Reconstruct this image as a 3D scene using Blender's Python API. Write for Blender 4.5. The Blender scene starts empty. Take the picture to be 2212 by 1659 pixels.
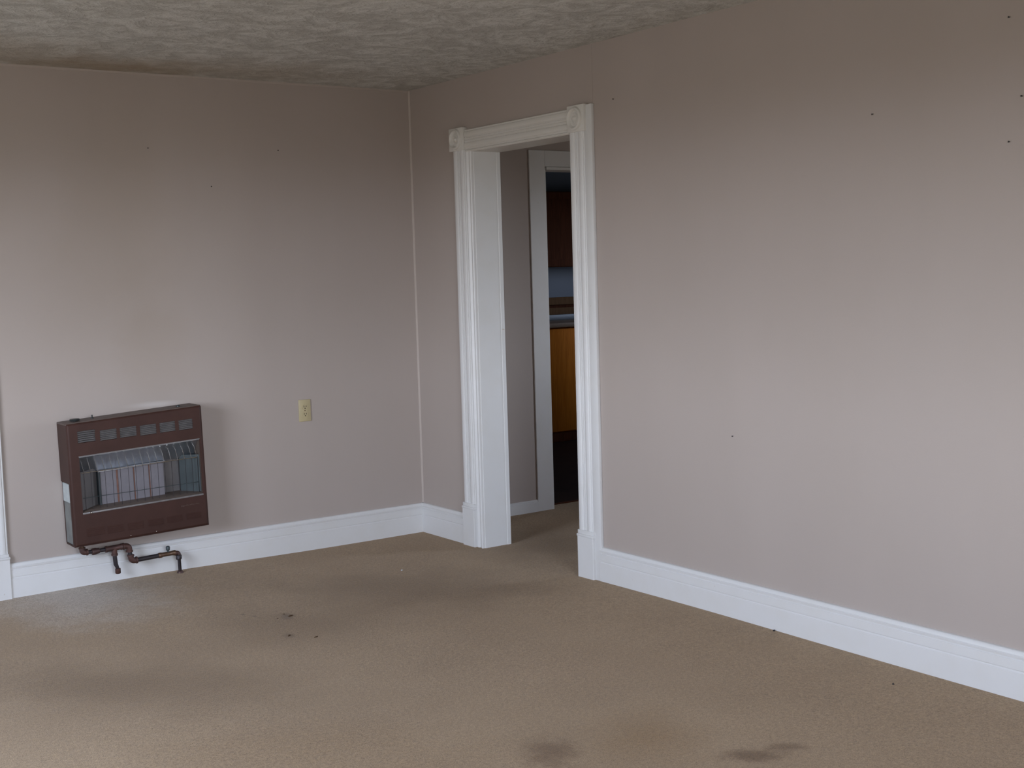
import bpy, bmesh, math, random
from mathutils import Matrix, Vector
S = bpy.context.scene
COL = S.collection
random.seed(7)

# ------------------------------------------------------------------ camera
cam = bpy.data.cameras.new('camera')
cam_o = bpy.data.objects.new('camera', cam); COL.objects.link(cam_o)
YAW, PITCH, ROLL = math.radians(35.138), math.radians(-4.947), math.radians(-1.666)
fw = Vector((math.cos(PITCH)*math.sin(YAW), math.cos(PITCH)*math.cos(YAW), math.sin(PITCH)))
rt = fw.cross(Vector((0, 0, 1))).normalized(); up = rt.cross(fw)
r2 = math.cos(ROLL)*rt + math.sin(ROLL)*up
u2 = -math.sin(ROLL)*rt + math.cos(ROLL)*up
m = Matrix((r2, u2, -fw)).transposed().to_4x4()
m.translation = Vector((-3.663, -6.104, 1.430))
cam_o.matrix_world = m
cam.sensor_width = 36.0
cam.lens = 2757.8/2212*36.0
cam.clip_start = 0.05
S.camera = cam_o

# ------------------------------------------------------------------ view, sky
S.view_settings.view_transform = 'Standard'
S.view_settings.look = 'None'
S.view_settings.gamma = 1.0
S.view_settings.use_curve_mapping = False
S.view_settings.exposure = 0.0
S.cycles.diffuse_bounces = 6
SKY = 20.5
W = bpy.data.worlds.new('overcast_sky'); S.world = W; W.use_nodes = True
nt = W.node_tree; nt.nodes.clear()
tc = nt.nodes.new('ShaderNodeTexCoord'); sx = nt.nodes.new('ShaderNodeSeparateXYZ')
mr = nt.nodes.new('ShaderNodeMapRange'); mr.inputs[1].default_value = -1; mr.inputs[2].default_value = 1
rp = nt.nodes.new('ShaderNodeValToRGB'); bg = nt.nodes.new('ShaderNodeBackground'); wo = nt.nodes.new('ShaderNodeOutputWorld')
e = rp.color_ramp.elements        # position = (z + 1) / 2 : shaded ground, pale distance, hazy bright horizon, softer zenith
e[0].position = 0.0; e[0].color = (0.17, 0.168, 0.155, 1)
e[1].position = 1.0; e[1].color = (0.50, 0.64, 0.95, 1)
for p_, c_ in ((0.33, (0.19, 0.188, 0.175, 1)), (0.475, (0.22, 0.22, 0.21, 1)), (0.50, (0.88, 0.94, 1.05, 1)), (0.56, (0.84, 0.93, 1.08, 1)), (0.72, (0.64, 0.76, 1.0, 1))):
    a = e.new(p_); a.color = c_
nt.links.new(tc.outputs['Generated'], sx.inputs[0]); nt.links.new(sx.outputs[2], mr.inputs[0])
nt.links.new(mr.outputs[0], rp.inputs[0]); nt.links.new(rp.outputs[0], bg.inputs[0])
bg.inputs[1].default_value = SKY
nt.links.new(bg.outputs[0], wo.inputs[0])

def portal(loc, direction, w, h):
    """daylight portal filling a window opening (samples the sky through it)"""
    l = bpy.data.lights.new('daylight_portal', 'AREA'); l.shape = 'RECTANGLE'; l.size = w; l.size_y = h
    l.cycles.is_portal = True
    o = bpy.data.objects.new('daylight_portal', l); COL.objects.link(o)
    o.location = loc
    o.rotation_euler = Vector(direction).to_track_quat('-Z', 'Y').to_euler()
# window openings, those of hall and kitchen added for light: (wall plane coordinate is fixed further down by the walls themselves)
WEST = [(-3.35, -1.55, 0.75, 2.01)]     # y0,y1,z0,z1 in the wall x=-4.6
REAR = [(-3.2, -1.5, 0.55, 2.01)]                                 # x0,x1,z0,z1 in the wall y=-7
HALL = [(-2.8, -2.0, 0.8, 1.95)]                                  # y0,y1,z0,z1 of an unseen opening added for light in the hall's far wall x=3.2
KIT = [(1.3, 1.75, 1.25, 2.0)]                                     # y0,y1,z0,z1 of an unseen opening added to light the kitchen, in its side wall x=4.6
for y0, y1, z0, z1 in WEST: portal((-4.66, (y0+y1)/2, (z0+z1)/2), (1, 0, 0), y1-y0, z1-z0)
for x0, x1, z0, z1 in REAR: portal(((x0+x1)/2, -7.06, (z0+z1)/2), (0, 1, 0), x1-x0, z1-z0)
for y0, y1, z0, z1 in HALL: portal((3.26, (y0+y1)/2, (z0+z1)/2), (-1, 0, 0), y1-y0, z1-z0)
for y0, y1, z0, z1 in KIT: portal((4.66, (y0+y1)/2, (z0+z1)/2), (-1, 0, 0), y1-y0, z1-z0)

# ------------------------------------------------------------------ materials
class N:
    def __init__(s, name):
        s.m = bpy.data.materials.new(name); s.m.use_nodes = True
        s.t = s.m.node_tree; s.t.nodes.clear()
        s.out = s.new('ShaderNodeOutputMaterial'); s.b = s.new('ShaderNodeBsdfPrincipled')
        s.link(s.b.outputs[0], s.out.inputs[0])
        s.co = s.new('ShaderNodeTexCoord').outputs['Object']
    def new(s, t): return s.t.nodes.new(t)
    def link(s, a, b): s.t.links.new(a, b)
    def noise(s, scale, detail=4, rough=0.55, dist=0.0, vec=None):
        n = s.new('ShaderNodeTexNoise'); n.inputs['Scale'].default_value = scale
        n.inputs['Detail'].default_value = detail; n.inputs['Roughness'].default_value = rough
        n.inputs['Distortion'].default_value = dist
        s.link(vec or s.co, n.inputs['Vector']); return n.outputs['Fac']
    def scaled(s, sc, rot=(0, 0, 0)):
        n = s.new('ShaderNodeMapping'); n.inputs['Scale'].default_value = sc; n.inputs['Rotation'].default_value = rot
        s.link(s.co, n.inputs['Vector']); return n.outputs[0]
    def math(s, op, a, b=None, clamp=False):
        n = s.new('ShaderNodeMath'); n.operation = op; n.use_clamp = clamp
        for i, v in enumerate((a, b)):
            if v is None: continue
            if isinstance(v, (int, float)): n.inputs[i].default_value = v
            else: s.link(v, n.inputs[i])
        return n.outputs[0]
    def remap(s, v, a, b, c=0.0, d=1.0, smooth=False):
        n = s.new('ShaderNodeMapRange'); n.clamp = True
        if smooth: n.interpolation_type = 'SMOOTHSTEP'
        for i, x in enumerate((a, b, c, d)): n.inputs[i+1].default_value = x
        s.link(v, n.inputs[0]); return n.outputs[0]
    def mix(s, f, a, b, mode='MIX'):
        n = s.new('ShaderNodeMix'); n.data_type = 'RGBA'; n.blend_type = mode
        if isinstance(f, (int, float)): n.inputs[0].default_value = f
        else: s.link(f, n.inputs[0])
        for i, v in ((6, a), (7, b)):
            if isinstance(v, tuple): n.inputs[i].default_value = (*v[:3], 1)
            else: s.link(v, n.inputs[i])
        return n.outputs[2]
    def bump(s, h, strength, dist):
        n = s.new('ShaderNodeBump'); n.inputs['Strength'].default_value = strength
        n.inputs['Distance'].default_value = dist; s.link(h, n.inputs['Height'])
        s.link(n.outputs[0], s.b.inputs['Normal'])
    def col(s, c):
        if isinstance(c, tuple): s.b.inputs['Base Color'].default_value = (*c[:3], 1)
        else: s.link(c, s.b.inputs['Base Color'])
    def set(s, rough=0.5, metal=0.0, spec=0.5):
        s.b.inputs['Roughness'].default_value = rough; s.b.inputs['Metallic'].default_value = metal
        s.b.inputs['Specular IOR Level'].default_value = spec
        return s.m
    def spot(s, c, m, wob=None, soft=(0.35, 1.2)):
        """1 inside an ellipse: c centre, m = rows turning an offset into unit-circle coordinates (two of x, y, z)"""
        ax = s.new('ShaderNodeVectorMath'); ax.operation = 'SUBTRACT'; s.link(s.co, ax.inputs[0]); ax.inputs[1].default_value = c
        ds = []
        for row in m:
            d = s.new('ShaderNodeVectorMath'); d.operation = 'DOT_PRODUCT'; s.link(ax.outputs[0], d.inputs[0]); d.inputs[1].default_value = row
            ds.append(s.math('MULTIPLY', d.outputs['Value'], d.outputs['Value']))
        r = s.math('SQRT', s.math('ADD', ds[0], ds[1]))
        if wob is not None: r = s.math('ADD', r, wob)
        return s.remap(r, soft[0], soft[1], 1.0, 0.0, smooth=True)

def wall_paint(name, base, spots=()):
    n = N(name)
    streak = n.noise(1.0, 3, 0.5, 0, n.scaled((2.6, 2.6, 0.4)))
    blot = n.noise(1.6, 4, 0.6)
    c = n.mix(n.remap(streak, 0.35, 0.7), tuple(v*0.985 for v in base), tuple(v*1.015 for v in base))
    c = n.mix(n.remap(blot, 0.4, 0.75, 0, 0.35), c, tuple(v*f for v, f in zip(base, (0.93, 0.92, 0.89))))
    wob = n.math('MULTIPLY', n.math('SUBTRACT', n.noise(3.5, 4), 0.5), 0.9)
    for cc, mm, colr, amt in spots:
        c = n.mix(n.math('MULTIPLY', n.spot(cc, mm, wob, (0.1, 1.3)), amt), c, colr)
    n.col(c)
    fine = n.noise(160, 3, 0.6); med = n.noise(22, 3)
    n.bump(n.math('ADD', fine, n.math('MULTIPLY', med, 0.6)), 0.10, 0.003)
    return n.set(0.55, 0, 0.35)

WALL = (0.425, 0.366, 0.332)
smoke = (0.34, 0.275, 0.22)
M = {}
M['wall'] = wall_paint('taupe_wall_paint', WALL)
M['wall_left'] = wall_paint('taupe_wall_paint_smoked', WALL, [
    ((-1.62, 0, 1.75), ((3.2, 0, 0), (0, 0, 1.6)), smoke, 0.30),
    ((-1.50, 0, 1.12), ((5.0, 0, 0), (0, 0, 2.6)), smoke, 0.30),
    ((-1.85, 0, 1.35), ((4.5, 0, 0), (0, 0, 2.6)), smoke, 0.16),
    ((-1.51, 0, 0.842), ((7.0, 0, 0), (0, 0, 60.0)), (0.58, 0.54, 0.52), 0.6)])
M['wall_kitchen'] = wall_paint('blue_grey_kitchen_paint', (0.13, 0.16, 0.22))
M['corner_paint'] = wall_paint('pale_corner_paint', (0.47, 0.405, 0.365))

def white_paint(name, base):
    n = N(name)
    c = n.mix(n.remap(n.noise(9, 4), 0.45, 0.75, 0, 0.5), base, tuple(v*f for v, f in zip(base, (0.95, 0.935, 0.90))))
    ch = n.remap(n.noise(46, 2, 0.4), 0.78, 0.80)
    c = n.mix(n.math('MULTIPLY', ch, 0.5), c, (0.45, 0.36, 0.26))
    n.col(c); n.bump(n.noise(60, 3), 0.03, 0.002)
    return n.set(0.38, 0, 0.45)
M['white'] = white_paint('white_gloss_trim_paint', (0.69, 0.685, 0.68))
M['cream'] = white_paint('old_white_trim_paint', (0.69, 0.67, 0.635))

# carpet
n = N('beige_worn_carpet')
base = n.mix(n.remap(n.noise(1.3, 5, 0.6), 0.35, 0.7), (0.390, 0.266, 0.148), (0.328, 0.217, 0.115))
wob = n.math('MULTIPLY', n.math('SUBTRACT', n.noise(4.0, 5, 0.65), 0.5), 1.1)
DIRT_AND_VIGNETTE = (0.212, 0.128, 0.054); RUST = (0.305, 0.185, 0.078); PILE_SHEEN = (0.52, 0.45, 0.38)
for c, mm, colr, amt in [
    ((-2.022, -0.172), ((2.084, -0.606), (-1.248, -1.4)), PILE_SHEEN, 0.95),  # pale patch paints the sheen of the pile into the carpet colour
    ((-0.718, -1.109), ((1.136, -0.683), (-1.662, -1.853)), DIRT_AND_VIGNETTE, 0.80),
    ((0.242, -0.782), ((2.219, -1.649), (-1.306, -1.405)), DIRT_AND_VIGNETTE, 0.8),
    ((-1.409, -1.327), ((2.385, -1.159), (-2.014, -2.301)), DIRT_AND_VIGNETTE, 0.5),
    ((-2.30, -1.60), ((1.285, -0.458), (-2.0, -2.4)), DIRT_AND_VIGNETTE, 0.75),  # carpet dirt, with the lens vignetting painted in as well
    ((-1.981, -2.662), ((1.294, -0.658), (-2.572, -3.109)), RUST, 0.35),
    ((-0.88, -2.519), ((1.573, -1.241), (-1.841, -2.151)), (0.40, 0.272, 0.155), 0.4),
    ((-1.159, -3.194), ((3.809, -3.328), (-2.482, -2.985)), RUST, 0.85)]:
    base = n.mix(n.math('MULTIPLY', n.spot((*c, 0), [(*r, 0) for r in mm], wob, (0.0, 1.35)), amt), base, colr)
wob2 = n.math('MULTIPLY', n.math('SUBTRACT', n.noise(16.0, 4, 0.65), 0.5), 1.5)
for c, mm, colr, amt in [
    ((-1.459, -3.118), ((7.704, -5.809), (-3.998, -4.835)), (0.178, 0.096, 0.034), 0.8),
    ((-1.013, -3.52), ((5.795, -6.001), (-9.988, -12.092)), (0.178, 0.098, 0.036), 0.9),
    ((-0.894, -3.537), ((8.386, -9.117), (-14.474, -17.477)), (0.178, 0.098, 0.036), 0.7),
    ((-1.393, -1.16), ((21.1, -9.981), (-11.355, -12.906)), (0.10, 0.06, 0.03), 0.55),
    ((-1.512, -1.435), ((30.6, -14.557), (-14.344, -16.49)), (0.13, 0.075, 0.03), 0.6),
    ((-1.529, -1.01), ((60, -28), (-30, -35)), (0.10, 0.06, 0.03), 0.6),
    ((-1.503, -1.073), ((60, -28), (-30, -35)), (0.12, 0.07, 0.03), 0.5)]:
    base = n.mix(n.math('MULTIPLY', n.spot((*c, 0), [(*r, 0) for r in mm], wob2, (0.15, 1.15)), amt), base, colr)
g1 = n.noise(260, 2, 0.7); g2 = n.noise(75, 5, 0.8)
grain = n.math('ADD', n.math('MULTIPLY', g1, 0.55), n.math('MULTIPLY', g2, 0.45))
base = n.mix(n.remap(grain, 0.38, 0.62), n.mix(1.0, base, (0.62, 0.60, 0.57), 'MULTIPLY'), n.mix(1.0, base, (1.30, 1.32, 1.34), 'MULTIPLY'))
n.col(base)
n.bump(n.math('ADD', grain, n.math('MULTIPLY', n.noise(20, 4), 0.6)), 0.55, 0.010)
n.b.inputs['Sheen Weight'].default_value = 0.15; n.b.inputs['Sheen Roughness'].default_value = 0.5
M['carpet'] = n.set(0.95, 0, 0.1)

# ceiling: brushed, stippled plaster
n = N('brush_textured_ceiling')
v = n.scaled((1, 1.0, 1), (0, 0, math.radians(-12)))
sw = n.noise(6, 5, 0.6, 1.4, v); sw2 = n.noise(24, 4, 0.6, 0.8, v); sw3 = n.noise(120, 3, 0.6)
hgt = n.math('ADD', n.math('ADD', sw, n.math('MULTIPLY', sw2, 0.55)), n.math('MULTIPLY', sw3, 0.18))
c = n.mix(n.remap(hgt, 0.75, 1.0), (0.48, 0.475, 0.45), (0.66, 0.66, 0.635))
wob = n.math('MULTIPLY', n.math('SUBTRACT', n.noise(5, 5, 0.65), 0.5), 1.3)
for cc, mm, amt in [((-1.68, -0.12, 0), ((1.9, 0, 0), (0, 3.4, 0)), 0.75), ((-2.3, -0.35, 0), ((1.6, 0, 0), (0, 2.4, 0)), 0.4),
                    ((-1.0, -0.25, 0), ((1.5, 0, 0), (0, 2.6, 0)), 0.35)]:
    c = n.mix(n.math('MULTIPLY', n.spot(cc, mm, wob, (0.1, 1.3)), amt), c, (0.36, 0.285, 0.205))
n.col(c); n.bump(hgt, 0.6, 0.04)
M['ceiling'] = n.set(0.8, 0, 0.2)

def plain(name, colr, rough=0.5, metal=0.0, spec=0.5, vary=0.12, scale=14, bump=0.0, alt=None):
    n = N(name)
    lo = alt or tuple(v*(1-vary) for v in colr)
    n.col(n.mix(n.remap(n.noise(scale, 4, 0.6), 0.35, 0.7), colr, lo))
    if bump: n.bump(n.noise(scale*6, 3), bump, 0.002)
    return n.set(rough, metal, spec)
M['brown'] = plain('brown_enamel_steel', (0.058, 0.027, 0.021), 0.45, 0, 0.22, 0.2, 9)
M['dusty'] = plain('dusty_brown_enamel', (0.15, 0.115, 0.10), 0.55, 0, 0.3, 0.35, 12)
M['brown_dark'] = plain('dark_brown_recess', (0.030, 0.016, 0.013), 0.7)
M['louver'] = plain('pale_steel_louver_catchlight', (0.23, 0.215, 0.21), 0.4, 0.2, 0.5, 0.3, 40)  # lighter colour paints in the light the louvre strips catch
M['galv'] = plain('dull_galvanised_steel', (0.30, 0.32, 0.31), 0.5, 0.4, 0.5, 0.25, 12)
M['reflector'] = plain('tarnished_reflector', (0.60, 0.62, 0.66), 0.30, 0.9, 0.5, 0.25, 8)
M['reflector_dull'] = plain('dull_grey_back_plate', (0.16, 0.15, 0.15), 0.45, 0.3, 0.5, 0.2, 10)
M['reflector_dark'] = plain('dark_metal_and_wing_shade', (0.045, 0.060, 0.064), 0.4, 0.1, 0.5, 0.3, 10)
M['sill'] = plain('heat_dulled_sill', (0.15, 0.115, 0.095), 0.5, 0.3, 0.5, 0.2, 14)
M['chrome'] = plain('bright_wire', (0.75, 0.74, 0.70), 0.16, 1.0, 0.5, 0.1, 30)
M['plaque'] = plain('pale_ceramic_plaque', (0.20, 0.188, 0.205), 0.8, 0, 0.3, 0.1, 26, 0.15)
M['clay'] = plain('fired_red_edge', (0.20, 0.105, 0.08), 0.8, 0, 0.3, 0.3, 40)
M['emblem'] = plain('faded_emblem', (0.13, 0.085, 0.072), 0.35, 0.4, 0.5, 0.3, 60)
M['black'] = plain('black_plastic', (0.018, 0.022, 0.022), 0.4)
M['label'] = plain('pale_rating_label', (0.55, 0.60, 0.60), 0.5, 0, 0.4, 0.15, 40)
M['plaster'] = plain('bare_plaster', (0.72, 0.69, 0.62), 0.9, 0, 0.2, 0.15, 40)
M['iron'] = plain('rust_brown_iron', (0.070, 0.040, 0.036), 0.5, 0.35, 0.5, 0.2, 30, 0.25, (0.10, 0.045, 0.035))
M['pipe'] = plain('dark_iron_pipe', (0.045, 0.038, 0.042), 0.42, 0.45, 0.5, 0.2, 30, 0.2)
M['brass'] = plain('tarnished_brass_valve', (0.16, 0.095, 0.06), 0.42, 0.6, 0.5, 0.3, 50)
M['ivory'] = plain('ivory_plastic', (0.50, 0.42, 0.25), 0.4, 0, 0.5, 0.08, 30)
M['slot'] = plain('slot_shadow_black', (0.03, 0.022, 0.015), 0.8)
M['nail'] = plain('dark_nail', (0.03, 0.025, 0.025), 0.5, 0.5)
M['paper'] = plain('white_scrap', (0.6, 0.6, 0.6), 0.8)
M['soil'] = plain('dark_brown_crumb', (0.10, 0.055, 0.026), 0.9, 0, 0.2, 0.3, 80)
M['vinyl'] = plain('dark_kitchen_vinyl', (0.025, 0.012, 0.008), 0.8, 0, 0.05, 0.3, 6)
def wood(name, a, b):
    n = N(name)
    g = n.noise(3.0, 6, 0.65, 1.0, n.scaled((14, 14, 1.2)))
    n.col(n.mix(n.remap(g, 0.35, 0.68), a, b)); n.bump(g, 0.08, 0.002)
    return n.set(0.6, 0, 0.04)
M['oak'] = wood('orange_oak_veneer', (0.62, 0.20, 0.022), (0.46, 0.135, 0.012))
M['dark_and_shaded_wood'] = wood('dark_wood_and_shaded_oak', (0.085, 0.026, 0.011), (0.05, 0.014, 0.006))  # dark wood; on the upper cabinet it is oak with shade painted in
M['laminate'] = plain('brown_laminate', (0.24, 0.17, 0.12), 0.4)
M['steel'] = plain('brushed_sink_steel', (0.16, 0.18, 0.21), 0.5, 0.3)
M['panelling'] = wood('brown_wall_panelling', (0.15, 0.085, 0.045), (0.11, 0.06, 0.03))

# ------------------------------------------------------------------ builders
ORG = {}
def tag(o, label=None, cat=None, group=None, kind=None):
    if label: o['label'] = label
    if cat: o['category'] = cat
    if group: o['group'] = group
    if kind: o['kind'] = kind
    return o
def thing(name, loc, label, cat, group=None):
    o = bpy.data.objects.new(name, None); COL.objects.link(o); o.location = loc; o.empty_display_size = 0.05
    ORG[o.name] = Vector(loc)
    return tag(o, label, cat, group)
def obj(name, bm, mat, parent=None, origin=(0, 0, 0), sharp=35, fn=None):
    if fn:
        for v in bm.verts: v.co = fn(v.co)
    org = ORG[parent.name] if parent else Vector(origin)
    bmesh.ops.recalc_face_normals(bm, faces=bm.faces[:])
    for v in bm.verts: v.co -= org
    me = bpy.data.meshes.new(name); bm.to_mesh(me); bm.free()
    for p in me.polygons: p.use_smooth = True
    me.set_sharp_from_angle(angle=math.radians(sharp))
    me.materials.append(M[mat])
    o = bpy.data.objects.new(name, me); COL.objects.link(o)
    if parent: o.parent = parent
    else: o.location = org
    ORG[o.name] = org
    return o
def struct(name, bm, mat, parent=None, **k):
    o = obj(name, bm, mat, parent, **k)
    if not parent: o['kind'] = 'structure'
    return o
def B(): return bmesh.new()
def box(bm, x0, x1, y0, y1, z0, z1, bev=0.0, seg=2):
    t = bmesh.new() if bev else bm
    vs = [t.verts.new((x, y, z)) for x in (x0, x1) for y in (y0, y1) for z in (z0, z1)]
    for f in ((0, 1, 3, 2), (4, 6, 7, 5), (0, 4, 5, 1), (2, 3, 7, 6), (0, 2, 6, 4), (1, 5, 7, 3)): t.faces.new([vs[i] for i in f])
    if bev:
        bmesh.ops.recalc_face_normals(t, faces=t.faces[:])
        bmesh.ops.bevel(t, geom=t.edges[:], offset=bev, segments=seg, profile=0.5, affect='EDGES')
        merge(bm, t)
    return bm
def merge(bm, t):
    mp = {v: bm.verts.new(v.co) for v in t.verts}
    for f in t.faces: bm.faces.new([mp[v] for v in f.verts])
    t.free()
def prism(bm, pts, place, a, b):
    """closed outline pts (p, q) swept from a to b; place(p, q, s) gives the point"""
    A = [bm.verts.new(place(p, q, a)) for p, q in pts]; Bv = [bm.verts.new(place(p, q, b)) for p, q in pts]
    k = len(pts)
    for i in range(k): bm.faces.new((A[i], A[(i+1) % k], Bv[(i+1) % k], Bv[i]))
    bm.faces.new(A[::-1]); bm.faces.new(Bv)
    return bm
def tube(bm, pts, r, seg=12, caps=True):
    pts = [Vector(p) for p in pts]; rs = r if isinstance(r, (list, tuple)) else [r]*len(pts)
    rings = []; side = None
    for i, p in enumerate(pts):
        d = ((pts[min(i+1, len(pts)-1)] - p).normalized() if i < len(pts)-1 else Vector()) + ((p - pts[i-1]).normalized() if i else Vector())
        if d.length < 1e-6: d = pts[-1]-pts[0]
        d.normalize()
        if side is None: side = d.cross(Vector((0, 0, 1)) if abs(d.z) < 0.9 else Vector((0, 1, 0))).normalized()
        side = (side - d*side.dot(d)).normalized(); w = d.cross(side)
        rings.append([bm.verts.new(p + (side*math.cos(t) + w*math.sin(t))*rs[i]) for t in [2*math.pi*j/seg for j in range(seg)]])
    for a, b in zip(rings, rings[1:]):
        for j in range(seg): bm.faces.new((a[j], a[(j+1) % seg], b[(j+1) % seg], b[j]))
    if caps: bm.faces.new(rings[0][::-1]); bm.faces.new(rings[-1])
    return bm
def lathe(bm, prof, c, axis, seg=32):
    """prof: (radius, height along axis)"""
    ax = Vector(axis).normalized(); s = ax.cross(Vector((0, 0, 1)) if abs(ax.z) < 0.9 else Vector((0, 1, 0))).normalized(); w = ax.cross(s)
    c = Vector(c); rings = []
    for r, h in prof:
        if r < 1e-6: rings.append([bm.verts.new(c + ax*h)])
        else: rings.append([bm.verts.new(c + ax*h + (s*math.cos(2*math.pi*j/seg) + w*math.sin(2*math.pi*j/seg))*r) for j in range(seg)])
    for a, b in zip(rings, rings[1:]):
        for j in range(seg):
            k = (j+1) % seg
            if len(a) == 1 and len(b) == 1: continue
            if len(a) == 1: bm.faces.new((a[0], b[k], b[j]))
            elif len(b) == 1: bm.faces.new((a[j], a[k], b[0]))
            else: bm.faces.new((a[j], a[k], b[k], b[j]))
    for r in (rings[0], rings[-1]):
        if len(r) > 1: bm.faces.new(r)
    return bm

# ------------------------------------------------------------------ room shell
H = 2.44
def wall(name, mat, axis, pos, th, a0, a1, openings=(), z0=0.0, z1=H+0.02):
    """wall slab; axis 'x': the wall plane is x=pos..pos+th and runs along y from a0 to a1 (and the other way round)"""
    cuts = sorted(set([a0, a1] + [v for o in openings for v in o[:2]]))
    bm = B()
    for p, q in zip(cuts, cuts[1:]):
        zs = [(z0, z1)]
        for o in openings:
            if o[0] <= p and q <= o[1]:
                zs = ([(z0, o[2])] if o[2] > z0 + 1e-4 else []) + [(o[3], z1)]
        for a, b in zs:
            if axis == 'x': box(bm, pos, pos+th, p, q, a, b)
            else: box(bm, p, q, pos, pos+th, a, b)
    bmesh.ops.remove_doubles(bm, verts=bm.verts[:], dist=1e-5)
    return struct(name, bm, mat)
D1 = (-1.49, -0.615, 0.0, 2.062)
wall_right = wall('wall_right', 'wall', 'x', 0.0, 0.155, -7.12, 0.0, [D1])
wall_left = wall('wall_left', 'wall_left', 'y', 0.0, 0.12, -4.72, 0.155, [(-3.22, -2.40, 0.0, 2.06)])
wall('wall_west', 'wall', 'x', -4.72, 0.12, -7.12, 0.0, WEST)
wall('wall_rear', 'wall', 'y', -7.12, 0.12, -4.6, 0.0, REAR)
HD = (0.922, 1.70, 0.0, 2.053)
wall('wall_hall', 'wall', 'y', 0.02, 0.12, 0.155, 4.72, [HD])
wall('wall_hall_east', 'wall', 'x', 3.2, 0.12, -4.0, 0.02, HALL)
wall('wall_hall_south', 'wall', 'y', -4.12, 0.12, 0.155, 3.32)
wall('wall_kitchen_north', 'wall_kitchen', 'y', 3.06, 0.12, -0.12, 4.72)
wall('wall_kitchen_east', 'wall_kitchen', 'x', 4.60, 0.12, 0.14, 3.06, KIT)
wall('wall_kitchen_west', 'wall_kitchen', 'x', 0.0, 0.12, 0.12, 3.06)

# carpet laid slightly uneven
def lump(x, y):
    z = 0.0018*math.sin(2.3*x+1.1*y)*math.cos(1.7*y-0.6*x)
    z += 0.007*math.exp(-((y+2.3)/0.8)**2)*math.exp(-(x/0.5)**2)
    z += 0.008*math.exp(-((x+1.5)/0.55)**2)*math.exp(-(y/0.5)**2)
    return z
bm = B()
def axis_pts(a, b, n): return [a+(b-a)*i/n for i in range(n+1)]
X = axis_pts(-4.62, 3.22, 150); Yv = axis_pts(-7.02, 0.13, 140)
g = [[bm.verts.new((x, y, lump(x, y))) for y in Yv] for x in X]
for i in range(len(X)-1):
    for j in range(len(Yv)-1): bm.faces.new((g[i][j], g[i+1][j], g[i+1][j+1], g[i][j+1]))
struct('floor', bm, 'carpet', sharp=80)
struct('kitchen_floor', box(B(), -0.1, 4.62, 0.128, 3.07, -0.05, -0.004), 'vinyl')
struct('ceiling', box(B(), -4.75, 4.75, -7.15, 3.2, H, H+0.1), 'ceiling')

# slim strips at the corner and along the ceiling
bm = B(); k = 0.008
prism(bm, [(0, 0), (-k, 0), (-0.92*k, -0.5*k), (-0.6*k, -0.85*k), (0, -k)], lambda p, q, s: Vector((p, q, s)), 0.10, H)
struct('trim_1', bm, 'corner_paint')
bm = B(); prism(bm, [(0, H), (0, H-0.010), (-0.003, H-0.010), (-0.006, H-0.004), (-0.007, H)], lambda p, q, s: Vector((s, p, q)), -4.6, -0.008)
struct('trim_2', bm, 'wall_left')
# panel joint above the doorway, a narrow batten under paint
struct('trim_3', box(B(), -0.0015, 0.0, -1.592, -1.578, 2.17, H, 0.0007, 1), 'wall')

# baseboards: two boards and a moulded cap
def base_prof(h=0.163, t=0.020):
    return [(0.0, -0.02), (t, -0.02), (t, 0.092), (t-0.0035, 0.096), (t-0.0035, 0.0985), (t-0.001, 0.101), (t-0.001, 0.132), (t-0.004, 0.1345),
            (t-0.004, 0.138), (t+0.001, 0.140), (t+0.002, 0.146), (t-0.002, 0.1495), (t-0.003, 0.155), (t-0.006, 0.161), (t-0.009, h), (0.0, h)]
bm = B(); prism(bm, base_prof(), lambda p, q, s: Vector((-p, s, q)), -7.0, -1.588); struct('baseboard_right', bm, 'white')
bm = B(); prism(bm, base_prof(), lambda p, q, s: Vector((-p, s, q)), -0.447, 0.0); struct('baseboard_corner', bm, 'white')
bm = B(); prism(bm, base_prof(), lambda p, q, s: Vector((s, -p, q)), -2.243, -0.002); struct('baseboard_left', bm, 'white')
bm = B(); prism(bm, base_prof(), lambda p, q, s: Vector((s, -p, q)), -4.6, -3.37); struct('baseboard_left_far', bm, 'white')
hb = [(0, -0.01), (0.014, -0.01), (0.014, 0.058), (0.010, 0.061), (0.010, 0.067), (0.005, 0.073), (0, 0.073)]
bm = B(); prism(bm, hb, lambda p, q, s: Vector((s, 0.02-p, q)), 0.155, 0.806); struct('baseboard_hall', bm, 'white')

# reeded casing outline: w across the board, depth from the wall
def reeded(w, d=0.026):
    def bead(c, r, n=5, h=0.007): return [(c - r*math.cos(math.pi*i/n), d - 0.006 + h*math.sin(math.pi*i/n)) for i in range(n+1)]
    p = [(0.0, 0.0), (0.0, d-0.010), (0.003, d-0.006)]
    p += [(0.008, d-0.006)] + bead(0.024, 0.0145) + bead(w/2-0.0055, 0.0045, 4, 0.0035) + bead(w/2+0.0055, 0.0045, 4, 0.0035) + bead(w-0.024, 0.0145)
    p += [(w-0.008, d-0.006), (w-0.003, d-0.006), (w, d-0.010), (w, 0.0)]
    return p
def rosette(bm, c, n, r):
    prof = [(r, -0.004), (r, 0.001), (r*0.94, 0.009), (r*0.82, 0.012), (r*0.70, 0.006), (r*0.62, -0.004), (r*0.55, -0.002), (r*0.44, 0.006),
            (r*0.35, 0.005), (r*0.28, -0.003), (r*0.20, 0.004), (r*0.10, 0.009), (0.0, 0.0095)]
    return lathe(bm, prof, c, n, 36)

# ---- the cased opening in the right wall
d1 = thing('door_1', (0, -1.03, 0), None, None); d1['kind'] = 'structure'
d1['label'] = 'white cased doorway with reeded legs and round corner blocks in the right wall'
inR = lambda p, q, s: Vector((-q, s, 0))
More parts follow.
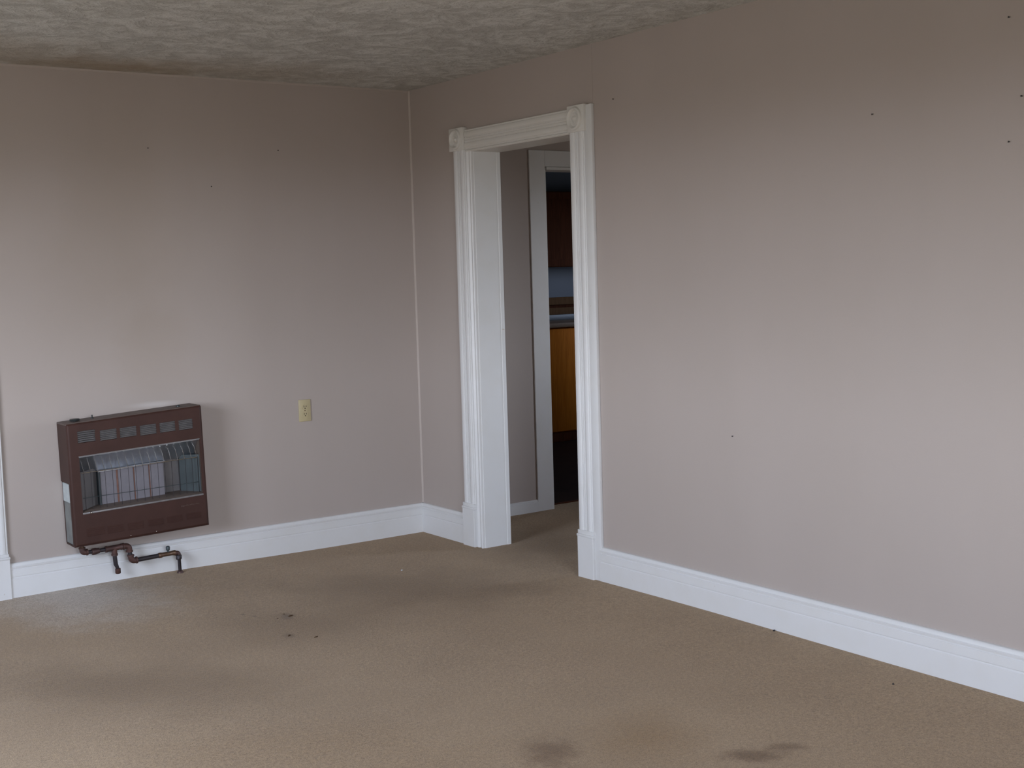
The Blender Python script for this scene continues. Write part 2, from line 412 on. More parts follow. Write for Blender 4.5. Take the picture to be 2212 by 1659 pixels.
# legs (near the corner: outer edge y=-0.456, opening side -0.562)
def leg(y_hi, w, z0, z1):
    bm = B(); prism(bm, reeded(w), lambda p, q, s: Vector((-q, y_hi-p, s)), z0, z1); return bm
obj('casing_leg', leg(-0.456, 0.106, 0.222, 2.068), 'white', d1)
obj('casing_leg', leg(-1.440, 0.106, 0.222, 2.060), 'white', d1)
# plinth blocks with a two-step cap
def plinth(y_hi, y_lo, top):
    bm = B(); box(bm, -0.032, 0.0, y_lo, y_hi, -0.02, top-0.030, 0.002, 1)
    box(bm, -0.035, 0.0, y_lo-0.002, y_hi+0.002, top-0.031, top-0.018, 0.003, 2)
    box(bm, -0.029, 0.0, y_lo, y_hi, top-0.019, top, 0.003, 2); return bm
obj('plinth_block', plinth(-0.452, -0.562, 0.228), 'white', d1)
obj('plinth_block', plinth(-1.440, -1.556, 0.228), 'white', d1)
# head casing, reeded the other way round
bm = B(); prism(bm, [(p, q*0.85) for p, q in reeded(0.104)], lambda p, q, s: Vector((-q, s, 2.066+p)), -1.438, -0.566)
obj('head_casing', bm, 'cream', d1)
bm = B(); box(bm, -0.030, 0, -0.564, -0.434, 2.068, 2.184, 0.003, 2); blk = obj('corner_block', bm, 'cream', d1)
obj('rosette', rosette(B(), (-0.030, -0.499, 2.126), (-1, 0, 0), 0.053), 'cream', blk)
bm = B(); box(bm, -0.030, 0, -1.560, -1.437, 2.060, 2.180, 0.003, 2); blk = obj('corner_block', bm, 'cream', d1)
obj('rosette', rosette(B(), (-0.030, -1.494, 2.120), (-1, 0, 0), 0.053), 'cream', blk)
# flat back strip beyond the far leg
bm = B(); box(bm, -0.018, 0, -1.598, -1.546, -0.02, 2.176, 0.003, 2); obj('back_strip', bm, 'white', d1)
# inner beaded strip beside the near leg
bs = [(0, 0), (0, 0.014), (0.008, 0.014), (0.012, 0.018), (0.018, 0.014), (0.024, 0.009), (0.034, 0.009), (0.038, 0.014), (0.044, 0.017), (0.050, 0.013), (0.053, 0.004), (0.053, 0.0)]
bm = B(); prism(bm, bs, lambda p, q, s: Vector((-q, -0.562-p, s)), -0.02, 2.066); obj('inner_bead', bm, 'white', d1)
# jambs, stop
bmj = B(); box(bmj, -0.002, 0.162, -0.619, -0.605, -0.02, 2.064, 0.0015, 1); obj('jamb', bmj, 'white', d1)
bmj = B(); box(bmj, -0.002, 0.162, -1.505, -1.488, -0.02, 2.064, 0.0015, 1); obj('jamb', bmj, 'white', d1)
bmj = B(); box(bmj, -0.012, 0.164, -1.490, -0.613, 2.056, 2.068, 0.0015, 1); box(bmj, -0.020, 0.0, -1.438, -0.566, 2.058, 2.066, 0.002, 1)
obj('head_jamb', bmj, 'cream', d1)
bm = B(); box(bm, 0.138, 0.161, -0.623, -0.617, -0.02, 2.056, 0.0015, 1); obj('door_stop', bm, 'white', d1)

# ---- the second doorway, in the hall wall, flat boards
d2 = thing('door_2', (1.31, 0.02, 0), None, None); d2['kind'] = 'structure'
d2['label'] = 'plain flat-boarded doorway to the kitchen seen through the cased opening'
bm = B(); box(bm, 0.808, 0.924, 0.011, 0.02, -0.02, 2.150, 0.002, 1); obj('casing_leg', bm, 'white', d2)
bm = B(); box(bm, 1.698, 1.810, 0.011, 0.02, -0.02, 2.150, 0.002, 1); obj('casing_leg', bm, 'white', d2)
bm = B(); box(bm, 0.924, 1.698, 0.0115, 0.02, 2.054, 2.150, 0.002, 1); obj('head_casing', bm, 'white', d2)
bm = B(); box(bm, 0.905, 0.930, 0.012, 0.142, -0.02, 2.050, 0.0015, 1); obj('jamb', bm, 'white', d2)
bm = B(); box(bm, 1.692, 1.715, 0.012, 0.142, -0.02, 2.050, 0.0015, 1); obj('jamb', bm, 'white', d2)
bm = B(); box(bm, 0.930, 1.692, 0.004, 0.142, 2.036, 2.053, 0.0015, 1); obj('head_jamb', bm, 'white', d2)
struct('trim_4', box(B(), 0.93, 1.692, 0.118, 0.145, -0.02, 0.006, 0.002, 1), 'dark_and_shaded_wood')

# ---- the closed door at the left end of the left wall (only its casing edge is in view)
d3 = thing('door_3', (-2.81, 0, 0), None, None); d3['kind'] = 'structure'
d3['label'] = 'white door whose casing edge and plinth stand at the left end of the heater wall'
for x0 in (-2.390, -3.372):
    w = 0.148
    bm = B(); prism(bm, reeded(w), lambda p, q, s: Vector((x0+p, -q, s)), 0.212, 2.07); obj('casing_leg', bm, 'white', d3)
    bm = B(); box(bm, x0-0.002, x0+w+0.003, -0.030, 0, -0.02, 0.186, 0.002, 1); box(bm, x0-0.003, x0+w+0.005, -0.033, 0, 0.186, 0.198, 0.003, 2); box(bm, x0-0.001, x0+w+0.001, -0.028, 0, 0.197, 0.212, 0.003, 2)
    obj('plinth_block', bm, 'white', d3)
    bm = B(); box(bm, x0-0.003, x0+w+0.003, -0.030, 0, 2.07, 2.19, 0.003, 2); obj('corner_block', bm, 'white', d3)
bm = B(); prism(bm, reeded(0.105), lambda p, q, s: Vector((s, -q, 2.075+p)), -3.224, -2.390); obj('head_casing', bm, 'white', d3)
bm = B(); box(bm, -3.22, -2.40, 0.03, 0.07, 0.012, 2.055, 0.002, 1)
dl = obj('door_leaf', bm, 'white', d3)
for x0, x1 in ((-3.10, -2.86), (-2.76, -2.52)):
    for z0, z1 in ((0.22, 0.85), (1.02, 1.90)):
        bm = B(); box(bm, x0, x1, 0.022, 0.032, z0, z1, 0.006, 2); obj('door_panel', bm, 'white', dl)
bm = B(); lathe(bm, [(0.026, 0), (0.026, 0.006), (0.010, 0.012), (0.010, 0.035), (0.026, 0.045), (0.027, 0.06), (0.015, 0.07), (0, 0.071)], (-3.16, 0.03, 0.95), (0, -1, 0), 20)
obj('door_knob', bm, 'brass', dl)

# windows that let the daylight in (behind and beside the camera)
def window(i, axis, pos, th, a0, a1, z0, z1):
    pl = (lambda a, b, c0, c1, d0, d1: (d0, d1, a, b, c0, c1)) if axis == 'x' else (lambda a, b, c0, c1, d0, d1: (a, b, d0, d1, c0, c1))
    o = thing(f'window_{i}', (pos, a0, z0) if axis == 'x' else (a0, pos, z0), None, None); o['kind'] = 'structure'
    m0 = pos + th*0.35; m1 = pos + th*0.65; f = 0.04; bm = B(); zm = (z0+z1)/2
    for q in ((a0, a0+f, z0, z1), (a1-f, a1, z0, z1), (a0+f, a1-f, z0, z0+f), (a0+f, a1-f, z1-f, z1)): box(bm, *pl(*q, m0, m1))
    obj('window_frame', bm, 'white', o)
    bm = B(); box(bm, *pl(a0+f, a1-f, zm-0.02, zm+0.02, m0, m1)); obj('meeting_rail', bm, 'white', o)
for i, (a0, a1, z0, z1) in enumerate(WEST): window(i+1, 'x', -4.72, 0.12, a0, a1, z0, z1)
for a0, a1, z0, z1 in REAR: window(2, 'y', -7.12, 0.12, a0, a1, z0, z1)

# nails left in the walls
def nails(parent, pts, n):
    first = None
    for p in pts:
        if first is None:
            bm = B(); lathe(bm, [(0.0012, -0.004), (0.0012, 0.004), (0.0027, 0.005), (0.0029, 0.0062), (0.0, 0.007)], (0, 0, 0), n, 10)
            me = bpy.data.meshes.new('nail'); bm.to_mesh(me); bm.free(); me.materials.append(M['nail']); first = me
        o = bpy.data.objects.new('nail', first); COL.objects.link(o); o.parent = parent; o.location = p
nails(wall_right, [(0, -1.737, 2.178), (0, -3.142, 1.948), (0, -3.675, 2.187), (0, -3.721, 1.937), (0, -3.677, 1.800), (0, -2.437, 0.751)], (-1, 0, 0))
nails(wall_left, [(-1.479, 0, 2.084), (-0.796, 0, 2.094), (-1.166, 0, 1.905)], (0, -1, 0))

# ------------------------------------------------------------------ wall heater
HW, HH, HD_ = 0.655, 0.590, 0.150
BL, BR, TL, TR = Vector((-1.977, 0.220)), Vector((-1.322, 0.238)), Vector((-1.986, 0.798)), Vector((-1.334, 0.834))
def hx(c):
    """heater frame (u right, v up, n out of the wall) -> room; the heater hangs a little crooked"""
    u, n_, v = c.x/HW, c.y, c.z/HH
    q = (BL*(1-u)+BR*u)*(1-v) + (TL*(1-u)+TR*u)*v
    return Vector((q.x, -n_, q.y))
heater = thing('wall_heater', (-1.655, -0.075, 0.21), 'brown enamelled gas wall heater with wire guard, hung on the left wall above the baseboard', 'heater')
def hp(name, bm, mat, parent=heater, **k): return obj(name, bm, mat, parent, fn=hx, **k)
# opening quad in heater units
OX0, OX1, OZ0, OZ1 = 0.049, 0.634, 0.156, 0.430
# shell: top, sides, bottom, back
bm = B()
box(bm, 0.004, HW-0.004, 0.001, 0.012, 0.004, HH-0.002)                       # back
box(bm, 0.0, HW, 0.02, HD_-0.004, 0.0, 0.008)                                 # bottom
box(bm, HW-0.008, HW, 0.0, HD_-0.004, 0.004, HH-0.006)                        # right side
shell = hp('casing', bm, 'brown')
bm = B(); box(bm, 0.0, HW, 0.0, HD_-0.006, HH-0.010, HH, 0.003, 2); tp = hp('top_cover', bm, 'dusty'); tp['label'] = 'dusty faded top'
bm = B(); box(bm, 0.0, 0.008, 0.0, HD_-0.004, 0.302, HH-0.006, 0.002, 1); hp('side_cover', bm, 'brown')
bm = B(); box(bm, 0.005, 0.012, 0.004, HD_-0.006, 0.006, 0.304); gs = hp('side_plate', bm, 'galv'); gs['label'] = 'bare galvanised lower side plate'
bm = B(); box(bm, 0.0035, 0.0055, 0.010, HD_-0.020, 0.210, 0.298); rl = hp('rating_label', bm, 'label', gs)
bm = B(); box(bm, 0.004, 0.034, 0.0, 0.070, -0.006, 0.002, 0.002, 1); mb = hp('plaster_chip', bm, 'plaster'); mb['label'] = 'whitish chip of bare plaster'  # bit of bare wall plaster, added as a block under the heater
# front panel: frame of four pressed pieces in one sheet, with the fire opening and vent openings cut out
FN0, FN1 = HD_-0.020, HD_
groups = [(0.049, 0.131, 0.492, 0.548), (0.153, 0.232, 0.488, 0.538), (0.2475, 0.327, 0.488, 0.536), (0.344, 0.424, 0.484, 0.533), (0.441, 0.518, 0.484, 0.532), (0.536, 0.606, 0.482, 0.531)]
def sheet(bm, x0, x1, z0, z1, holes, n0, n1):
    xs = sorted(set([x0, x1] + [v for h in holes for v in h[:2]])); zs = sorted(set([z0, z1] + [v for h in holes for v in h[2:]]))
    xs = [v for v in xs if x0 <= v <= x1]; zs = [v for v in zs if z0 <= v <= z1]
    ins = lambda x, z: any(h[0] < x < h[1] and h[2] < z < h[3] for h in holes)
    def quad(a, b, c, d): bm.faces.new([bm.verts.new(p) for p in (a, b, c, d)])
    for i in range(len(xs)-1):
        for j in range(len(zs)-1):
            if not ins((xs[i]+xs[i+1])/2, (zs[j]+zs[j+1])/2):
                for n_ in (n0, n1): quad((xs[i], n_, zs[j]), (xs[i+1], n_, zs[j]), (xs[i+1], n_, zs[j+1]), (xs[i], n_, zs[j+1]))
    for h in list(holes) + [(x0, x1, z0, z1)]:
        for (a, b) in (((h[0], h[2]), (h[1], h[2])), ((h[1], h[2]), (h[1], h[3])), ((h[1], h[3]), (h[0], h[3])), ((h[0], h[3]), (h[0], h[2]))):
            quad((a[0], n0, a[1]), (b[0], n0, b[1]), (b[0], n1, b[1]), (a[0], n1, a[1]))
    bmesh.ops.remove_doubles(bm, verts=bm.verts[:], dist=1e-5)
bm = B(); m_ = 0.012
sheet(bm, m_, HW-m_, m_, HH-m_, [(OX0, OX1, OZ0, OZ1)] + [(a, b, c, d) for a, b, c, d in groups], FN1-0.004, FN1)
# rolled edge of the panel
for a, b in (((m_, m_), (HW-m_, m_)), ((HW-m_, m_), (HW-m_, HH-m_)), ((HW-m_, HH-m_), (m_, HH-m_)), ((m_, HH-m_), (m_, m_))):
    dx, dz = b[0]-a[0], b[1]-a[1]; L = math.hypot(dx, dz); ox, oz = dz/L, -dx/L          # outward
    prof = [(0, 0), (0.005, -0.0008), (0.009, -0.004), (0.0118, -0.010), (0.012, -0.024), (0.0, -0.024)]
    cap = lambda P, s, t: Vector((P[0]+ox*t + (dx/L)*s*t, FN1, P[1]+oz*t + (dz/L)*s*t))
    A = [bm.verts.new(cap(a, -1, t) + Vector((0, n_, 0))) for t, n_ in prof]; C2 = [bm.verts.new(cap(b, 1, t) + Vector((0, n_, 0))) for t, n_ in prof]
    for i in range(len(prof)-1): bm.faces.new((A[i], A[i+1], C2[i+1], C2[i]))
front = hp('front_panel', bm, 'brown')
# vents: dark pocket, pressed louvre strips
for a, b, c, d in groups:
    bm = B(); box(bm, a-0.002, b+0.002, FN1-0.030, FN1-0.026, c-0.002, d+0.002)
    box(bm, a-0.003, a, FN1-0.03, FN1-0.004, c, d); box(bm, b, b+0.003, FN1-0.03, FN1-0.004, c, d)
    vent = hp('vent_grille', bm, 'brown_dark')
    nsl = 6; st = (d-c)/nsl
    for k in range(nsl):
        z = c + st*(k+0.5); bm = B()
        prism(bm, [(FN1-0.010, z+0.0028), (FN1-0.0005, z-0.0022), (FN1+0.0004, z-0.0010), (FN1-0.009, z+0.0040)], lambda p, q, s: Vector((s, p, q)), a, b)
        hp('louver', bm, 'louver', vent)
# lower embossed vent groups
for a, b, c, d in [(0.0565, 0.144, 0.043, 0.083), (0.153, 0.234, 0.042, 0.0777), (0.2516, 0.331, 0.041, 0.076), (0.349, 0.427, 0.043, 0.075), (0.442, 0.522, 0.043, 0.0746), (0.540, 0.618, 0.045, 0.074)]:
    bm = B(); box(bm, a, b, FN1-0.002, FN1+0.0006, c, d, 0.0005, 1)
    ev = hp('lower_vent', bm, 'brown')
    for k in range(5):
        z = c + (d-c)*(k+0.5)/5; bm = B()
        prism(bm, [(FN1, z-0.0022), (FN1+0.003, z-0.0022), (FN1+0.0004, z+0.0022), (FN1, z+0.0022)], lambda p, q, s: Vector((s, p, q)), a+0.002, b-0.002)
        hp('louver', bm, 'brown', ev)
# fire chamber
NB = 0.030
bm = B(); box(bm, OX0-0.006, OX1+0.006, NB-0.006, NB, OZ0-0.004, OZ1+0.004)
ch = hp('fire_chamber', bm, 'reflector_dull')
bm = B(); box(bm, OX0-0.006, OX0-0.001, NB, FN1-0.004, OZ0-0.002, OZ1+0.002); hp('chamber_side', bm, 'sill', ch)
bm = B(); box(bm, OX1+0.001, OX1+0.006, NB, FN1-0.004, OZ0-0.002, OZ1+0.002); hp('chamber_side', bm, 'sill', ch)
# sloping sill, sloping top reflector
bm = B(); prism(bm, [(NB, OZ0), (FN1-0.003, OZ0), (FN1-0.003, OZ0+0.004), (FN1-0.010, OZ0+0.008), (0.075, OZ0+0.016), (NB, OZ0+0.016)], lambda p, q, s: Vector((s, p, q)), OX0, OX1); hp('sill', bm, 'sill', ch)
bm = B(); prism(bm, [(NB+0.02, OZ1-0.088), (NB+0.028, OZ1-0.092), (FN1-0.035, OZ1-0.018), (FN1-0.004, OZ1-0.006), (FN1-0.004, OZ1), (NB+0.02, OZ1)], lambda p, q, s: Vector((s, p, q)), OX0, OX1); hp('top_reflector', bm, 'reflector', ch)
# side reflector wings
bm = B(); prism(bm, [(OX0, FN1-0.02), (0.150, NB+0.026), (0.150, NB+0.020), (OX0, NB+0.020)], lambda p, q, s: Vector((p, q, s)), OZ0+0.012, OZ1-0.080); hp('reflector_wing', bm, 'reflector_dull', ch)
bm = B(); prism(bm, [(OX1, FN1-0.02), (0.560, NB+0.026), (0.560, NB+0.020), (OX1, NB+0.020)], lambda p, q, s: Vector((p, q, s)), OZ0+0.012, OZ1-0.080); rw = hp('reflector_wing', bm, 'reflector_dark', ch); rw['label'] = 'dark reflector wing, its shade painted into the colour'  # right wing darker than the left: its shade is painted in
# ceramic plaques
PX = [0.160, 0.2445, 0.3245, 0.400, 0.474]
for k in range(4):
    bm = B(); box(bm, PX[k]+0.0022, PX[k+1]-0.0022, 0.045, 0.074, OZ0+0.014, 0.330, 0.0015, 1); hp('ceramic_plaque', bm, 'plaque', ch)
for k in range(1, 4):
    bm = B(); box(bm, PX[k]-(0.006 if k == 1 else 0.002), PX[k]+0.002, 0.046, 0.0755, OZ0+0.014, 0.328); cs = hp('clay_seam', bm, 'clay', ch)
bm = B(); box(bm, PX[0]-0.007, PX[0]-0.001, 0.046, 0.080, OZ0+0.014, 0.334); hp('plaque_end_bracket', bm, 'reflector_dark', ch)
bm = B(); box(bm, PX[0]-0.008, PX[-1]+0.006, 0.040, 0.082, 0.330, 0.337, 0.001, 1); hp('plaque_top_rail', bm, 'reflector', ch)
# wire guard
bm = B(); tube(bm, [(OX0+0.012, HD_-0.022, 0.3455), (OX1-0.010, HD_-0.022, 0.3375)], 0.0016, 8)
guard = hp('wire_guard', bm, 'chrome')
bm = B(); tube(bm, [(OX0+0.012, HD_-0.022, 0.2255), (OX1-0.010, HD_-0.022, 0.2165)], 0.0014, 8); hp('cross_wire', bm, 'reflector_dark', guard)
for k, x in enumerate([0.072, 0.1037, 0.1371, 0.1700, 0.2055, 0.243, 0.2815, 0.3175, 0.3535, 0.3905, 0.4255, 0.4595, 0.494, 0.5285, 0.563, 0.5975, 0.6250]):
    zt = 0.3455 - 0.008*(x-0.061)/0.56
    bm = B(); tube(bm, [(x+0.002, 0.078, OZ1-0.020), (x, HD_-0.026, zt+0.004), (x, HD_-0.0215, zt-0.001)], 0.0017, 8)
    w_ = hp('guard_wire', bm, 'chrome', guard)
    bm = B(); tube(bm, [(x, HD_-0.0215, zt-0.001), (x, HD_-0.024, OZ0+0.010)], 0.0011, 6); hp('guard_wire', bm, 'pipe', guard)  # wires bright on the slope, dark below: light and shade painted in
# rolled lip round the opening
bm = B(); box(bm, OX0-0.002, OX1+0.002, FN1-0.012, FN1+0.0015, OZ1-0.004, OZ1+0.001, 0.001, 1); hp('opening_lip', bm, 'louver')
bm = B(); box(bm, OX0-0.002, OX1+0.002, FN1-0.012, FN1+0.003, OZ0-0.004, OZ0+0.004, 0.0015, 2); hp('opening_lip', bm, 'louver')
# small fittings
bm = B(); lathe(bm, [(0.0052, 0), (0.0052, 0.004), (0.003, 0.007), (0, 0.008)], (0.085, FN1, OZ0), (0, 1, 0), 14); ig = hp('igniter_tip', bm, 'chrome'); ig['label'] = 'bright chrome tip'
bm = B()
xs = [0.520 + 0.0085*i for i in range(11)]
for i, x in enumerate(xs):   # illegible raised script plate
    box(bm, x, x+0.0065, FN1-0.001, FN1+0.0015, 0.1135-(0.003 if i in (0, 1) else 0), 0.1165+(0.002 if i % 3 == 0 else 0))
hp('emblem', bm, 'emblem')
for u in (0.265, 0.389):
    bm = B(); lathe(bm, [(0.0035, 0), (0.0035, 0.001), (0.002, 0.002), (0, 0.0022)], (u, FN1-0.002, 0.0135), (0, 1, 0), 10); hp('screw', bm, 'chrome')
# controls on top
bm = B(); lathe(bm, [(0.006, -0.004), (0.006, 0.003), (0.023, 0.004), (0.0245, 0.008), (0.022, 0.0125), (0.008, 0.014), (0.0, 0.0142)], (0.060, 0.085, HH), (0, 0, 1), 24); kb = hp('control_knob', bm, 'black')
bm = B(); lathe(bm, [(0.007, -0.002), (0.007, 0.003), (0.0035, 0.005), (0.0035, 0.017), (0.0, 0.018)], (0.150, 0.060, HH), (0, 0, 1), 14); hp('ignition_button', bm, 'black')
bm = B(); lathe(bm, [(0.010, -0.002), (0.010, 0.005), (0.0075, 0.009), (0.0, 0.010)], (0.563, 0.085, HH), (0, 0, 1), 16); hp('control_stud', bm, 'black')

# ------------------------------------------------------------------ gas pipe under the heater
GY = -0.080
gas = thing('gas_pipe', (-1.7, GY, 0), 'rust-brown iron gas pipe with tee, drip leg and valve under the wall heater', 'pipe')
def gp(name, bm, mat, parent=gas): return obj(name, bm, mat, parent, sharp=50)
P = lambda x, z, y=GY: Vector((x, y, z))
def elbow(c, a, b, r=0.0145, R=0.020):
    """elbow fitting: c corner, a and b unit directions of its two mouths"""
    a, b = Vector(a), Vector(b); bm = B()
    pts = [c + a*(R+0.006)]
    for i in range(9):
        t = i/8; pts.append(c + a*R*(1-t)**2 + b*R*t**2)
    pts.append(c + b*(R+0.006))
    tube(bm, pts, [r]*len(pts), 14)
    for d in (a, b): tube(bm, [c + d*(R+0.001), c + d*(R+0.002), c + d*(R+0.009), c + d*(R+0.010)], [r, r+0.0025, r+0.0025, r], 14)
    return bm
RT, LT, UP_, DN = (1, 0, 0.03), (-1, 0, -0.03), (0, 0, 1), (0, 0, -1)
gp('elbow', elbow(P(-1.925, 0.178), UP_, RT, 0.0135, 0.016), 'iron')
bm = B(); tube(bm, [P(-1.925, 0.190), P(-1.926, 0.226)], 0.0105, 14); gp('riser', bm, 'brass')
bm = B(); tube(bm, [P(-1.91, 0.1768), P(-1.80, 0.178)], 0.0095, 14); gp('pipe_run', bm, 'pipe')
bm = B(); tube(bm, [P(-1.882, 0.176), P(-1.880, 0.176), P(-1.876, 0.176), P(-1.862, 0.1765), P(-1.858, 0.1765), P(-1.846, 0.177), P(-1.843, 0.177)], [0.011, 0.0155, 0.0165, 0.0165, 0.0145, 0.0135, 0.010], 8); gp('union_coupling', bm, 'iron')
bm = B(); tube(bm, [P(-1.818, 0.1775), P(-1.817, 0.1775), P(-1.808, 0.178), P(-1.806, 0.178), P(-1.746, 0.180), P(-1.744, 0.180), P(-1.735, 0.180), P(-1.734, 0.180)], [0.011, 0.0155, 0.0155, 0.0135, 0.0135, 0.0155, 0.0155, 0.011], 14)
tube(bm, [P(-1.774, 0.178), P(-1.774, 0.152), P(-1.774, 0.151), P(-1.774, 0.142), P(-1.774, 0.141)], [0.0135, 0.0135, 0.0155, 0.0155, 0.011], 14); gp('tee', bm, 'iron')
bm = B(); tube(bm, [P(-1.774, 0.145), P(-1.771, 0.10), P(-1.764, 0.082), P(-1.762, 0.070)], [0.0105, 0.0105, 0.0085, 0.0085], 14); gp('drip_leg', bm, 'pipe')
bm = B(); tube(bm, [P(-1.762, 0.079), P(-1.762, 0.077), P(-1.762, 0.056), P(-1.762, 0.052)], [0.010, 0.0135, 0.0135, 0.009], 8); gp('pipe_cap', bm, 'iron')
bm = B(); tube(bm, [P(-1.74, 0.180), P(-1.715, 0.1805)], 0.0105, 14); gp('nipple', bm, 'brass')
gp('elbow', elbow(P(-1.702, 0.1805), LT, DN, 0.0145, 0.022), 'iron')
bm = B(); tube(bm, [P(-1.702, 0.160), P(-1.698, 0.125)], 0.0105, 14); gp('nipple', bm, 'pipe')
gp('elbow', elbow(P(-1.697, 0.104), UP_, RT, 0.0145, 0.022), 'iron')
bm = B(); tube(bm, [P(-1.68, 0.1045), P(-1.555, 0.109)], 0.0110, 14); gp('pipe_run', bm, 'pipe')
bm = B(); tube(bm, [P(-1.562, 0.109), P(-1.560, 0.109), P(-1.545, 0.1095), P(-1.543, 0.110), P(-1.49, 0.1115), P(-1.488, 0.1115), P(-1.476, 0.112), P(-1.474, 0.112)], [0.011, 0.0135, 0.0135, 0.0115, 0.0115, 0.013, 0.013, 0.009], 8)
vb = gp('valve', bm, 'brass')
bm = B(); lathe(bm, [(0.006, 0.0), (0.006, 0.012), (0.0095, 0.014), (0.0105, 0.028), (0.008, 0.033), (0.0, 0.035)], P(-1.512, 0.116), (0, 0, 1), 14); vh = gp('valve_handle', bm, 'reflector_dark', vb)
vh['label'] = 'dark blue-grey valve knob'
gp('elbow', elbow(P(-1.459, 0.110), LT, DN, 0.0105, 0.012), 'iron')
bm = B(); tube(bm, [P(-1.459, 0.100), P(-1.459, 0.096), P(-1.459, 0.078), P(-1.458, 0.073), P(-1.456, 0.0), P(-1.456, -0.01)], [0.010, 0.0145, 0.0145, 0.0085, 0.0085, 0.0085], 12); gp('drop_pipe', bm, 'pipe')
bm = B(); lathe(bm, [(0.016, -0.004), (0.016, 0.010), (0.010, 0.016), (0.0085, 0.017)], P(-1.456, 0.004), (0, 0, 1), 16); gp('floor_collar', bm, 'iron')

# ------------------------------------------------------------------ outlet
ox, oz = -0.709, 0.743
out = thing('wall_outlet', (ox, -0.002, oz-0.06), 'ivory duplex wall outlet on the left wall between the heater and the corner', 'outlet')
bm = B(); box(bm, ox-0.0345, ox+0.0345, -0.007, 0.0, oz-0.058, oz+0.058, 0.003, 2); obj('cover_plate', bm, 'ivory', out)
for dz in (0.0195, -0.0195):
    bm = B(); r = 0.0165
    pts = [(r*math.cos(t), max(-0.0135, min(0.0135, r*math.sin(t)))) for t in [2*math.pi*i/24 for i in range(24)]]
    prism(bm, pts, lambda p, q, s: Vector((ox+p, s, oz+dz+q)), -0.0095, -0.005); rc = obj('receptacle', bm, 'ivory', out)
    for sx_, w_, h_ in ((-0.0063, 0.0016, 0.0048), (0.0063, 0.0016, 0.0042)):
        bm = B(); box(bm, ox+sx_-w_, ox+sx_+w_, -0.0098, -0.0090, oz+dz+0.003-h_, oz+dz+0.003+h_); obj('slot', bm, 'slot', rc)
    bm = B(); lathe(bm, [(0.0030, 0), (0.0030, 0.0008), (0.0, 0.0009)], (ox, -0.009, oz+dz-0.0075), (0, -1, 0), 12); obj('ground_hole', bm, 'slot', rc)
bm = B(); lathe(bm, [(0.003, 0), (0.003, 0.0008), (0, 0.0012)], (ox, -0.007, oz), (0, -1, 0), 10); obj('screw', bm, 'brass', out)

# ------------------------------------------------------------------ scraps on the carpet
def crumb(name, loc, r, mat, label, cat, flat=0.45, stretch=1.0, ang=0.0, group=None):
    bm = B(); bmesh.ops.create_icosphere(bm, subdivisions=2, radius=r)
    for v in bm.verts:
        v.co *= 0.75 + 0.5*random.random()
        v.co = Vector((v.co.x*stretch, v.co.y, v.co.z*flat)); v.co.rotate(Matrix.Rotation(ang, 3, 'Z')); 
    for v in bm.verts: v.co += Vector((loc[0], loc[1], lump(*loc[:2]) + r*flat*0.6))
    o = obj(name, bm, mat, None, (loc[0], loc[1], lump(*loc[:2])), 60)
    return tag(o, label, cat, group)
crumb('paper_scrap', (-0.590, -0.756), 0.005, 'paper', 'tiny white paper scrap on the carpet in front of the corner', 'scrap', 0.6)
crumb('dirt_clump', (-1.381, -1.170), 0.0055, 'soil', 'dark brown dirt clump, largest of those at the middle left of the carpet', 'dirt', 0.4, 2.6, 0.5)
crumb('dirt_clump', (-1.390, -1.125), 0.0035, 'soil', 'small dark dirt clump just behind the largest clump on the carpet', 'dirt', 0.4, 1.8, -0.4)
crumb('dirt_clump', (-1.443, -1.174), 0.0035, 'soil', 'small dirt clump just left of the largest clump on the carpet', 'dirt', 0.4, 1.3, 0.2)
crumb('dirt_clump', (-1.515, -1.440), 0.0045, 'soil', 'flat brown dirt clump nearest the camera on the left, in front of the largest clump', 'dirt', 0.35, 2.6, 0.8)
crumb('dirt_clump', (-1.441, -1.531), 0.0045, 'soil', 'flat dark dirt clump nearest the camera, to the right of its flat brown neighbour', 'dirt', 0.35, 2.6, 0.4)
crumb('pebble', (-0.030, -2.675), 0.0045, 'nail', 'black speck of grit against the bottom of the right baseboard', 'grit', 0.8)
crumb('pebble', (-0.195, -3.374), 0.004, 'nail', 'black speck of grit on the carpet away from the right baseboard', 'grit', 0.8)

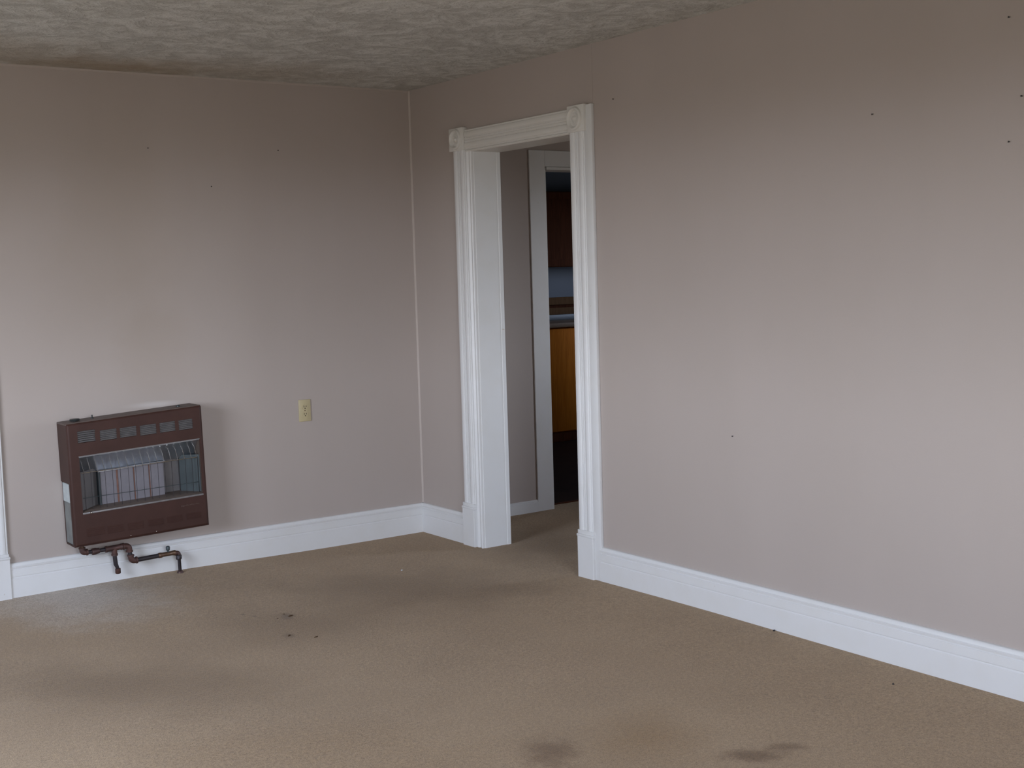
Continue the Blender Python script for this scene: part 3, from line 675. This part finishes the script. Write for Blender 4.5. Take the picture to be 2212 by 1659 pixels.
# ------------------------------------------------------------------ kitchen seen through the two doorways
KY = 2.45
bc = thing('base_cabinet', (2.95, 2.75, 0), 'orange oak kitchen base cabinet seen through both doorways', 'cabinet')
bm = B(); box(bm, 2.25, 4.3, KY+0.020, 3.055, -0.004, 0.965); obj('body', bm, 'oak', bc)
bm = B(); box(bm, 2.25, 4.3, KY+0.010, KY+0.020, 0.0, 0.075); obj('toe_board', bm, 'dark_and_shaded_wood', bc)
for x0 in (2.27, 2.72, 3.17, 3.62):
    bm = B(); box(bm, x0, x0+0.43, KY, KY+0.020, 0.085, 0.955, 0.003, 2); dr = obj('door', bm, 'oak', bc)
    bm = B(); box(bm, x0+0.39, x0+0.405, KY-0.025, KY, 0.72, 0.82, 0.004, 2); obj('handle', bm, 'brass', dr)
ct = thing('countertop', (2.95, 2.75, 0.966), 'brown laminate kitchen countertop with steel backsplash lip on the base cabinet', 'countertop')
bm = B(); box(bm, 2.22, 4.3, KY-0.025, 3.020, 0.966, 1.004, 0.006, 2); obj('slab', bm, 'laminate', ct)
bm = B(); box(bm, 2.22, 4.3, 2.985, 3.018, 1.003, 1.052, 0.006, 2); obj('backsplash_lip', bm, 'steel', ct)
sp = thing('splash_panel', (2.95, 3.04, 1.06), 'brown wooden splash panel on the kitchen wall above the countertop', 'panel')
bm = B(); box(bm, 2.22, 4.3, 3.035, 3.058, 1.004, 1.112, 0.002, 1); obj('board', bm, 'panelling', sp)
bm = B(); box(bm, 2.22, 4.3, 3.030, 3.058, 1.138, 1.205, 0.002, 1); obj('board', bm, 'panelling', sp)
bm = B(); box(bm, 2.22, 4.3, 3.048, 3.058, 1.112, 1.138); obj('groove', bm, 'dark_and_shaded_wood', sp)
uc = thing('upper_cabinet', (2.95, 2.9, 1.47), 'oak upper cabinet, its shade painted into the dark colour, on the blue-grey kitchen wall', 'cabinet')
UY = 2.74
bm = B(); box(bm, 2.46, 4.3, UY+0.018, 3.058, 1.474, 2.125); obj('body', bm, 'dark_and_shaded_wood', uc)
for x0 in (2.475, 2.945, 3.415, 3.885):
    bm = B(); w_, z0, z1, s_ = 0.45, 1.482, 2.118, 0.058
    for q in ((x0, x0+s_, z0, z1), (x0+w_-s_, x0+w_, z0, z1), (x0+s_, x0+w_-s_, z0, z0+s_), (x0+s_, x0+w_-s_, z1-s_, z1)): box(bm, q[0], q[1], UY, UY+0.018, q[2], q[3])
    dr = obj('door', bm, 'dark_and_shaded_wood', uc)
    bm = B(); box(bm, x0+s_-0.002, x0+w_-s_+0.002, UY+0.009, UY+0.016, z0+s_-0.002, z1-s_+0.002); obj('panel', bm, 'dark_and_shaded_wood', dr)
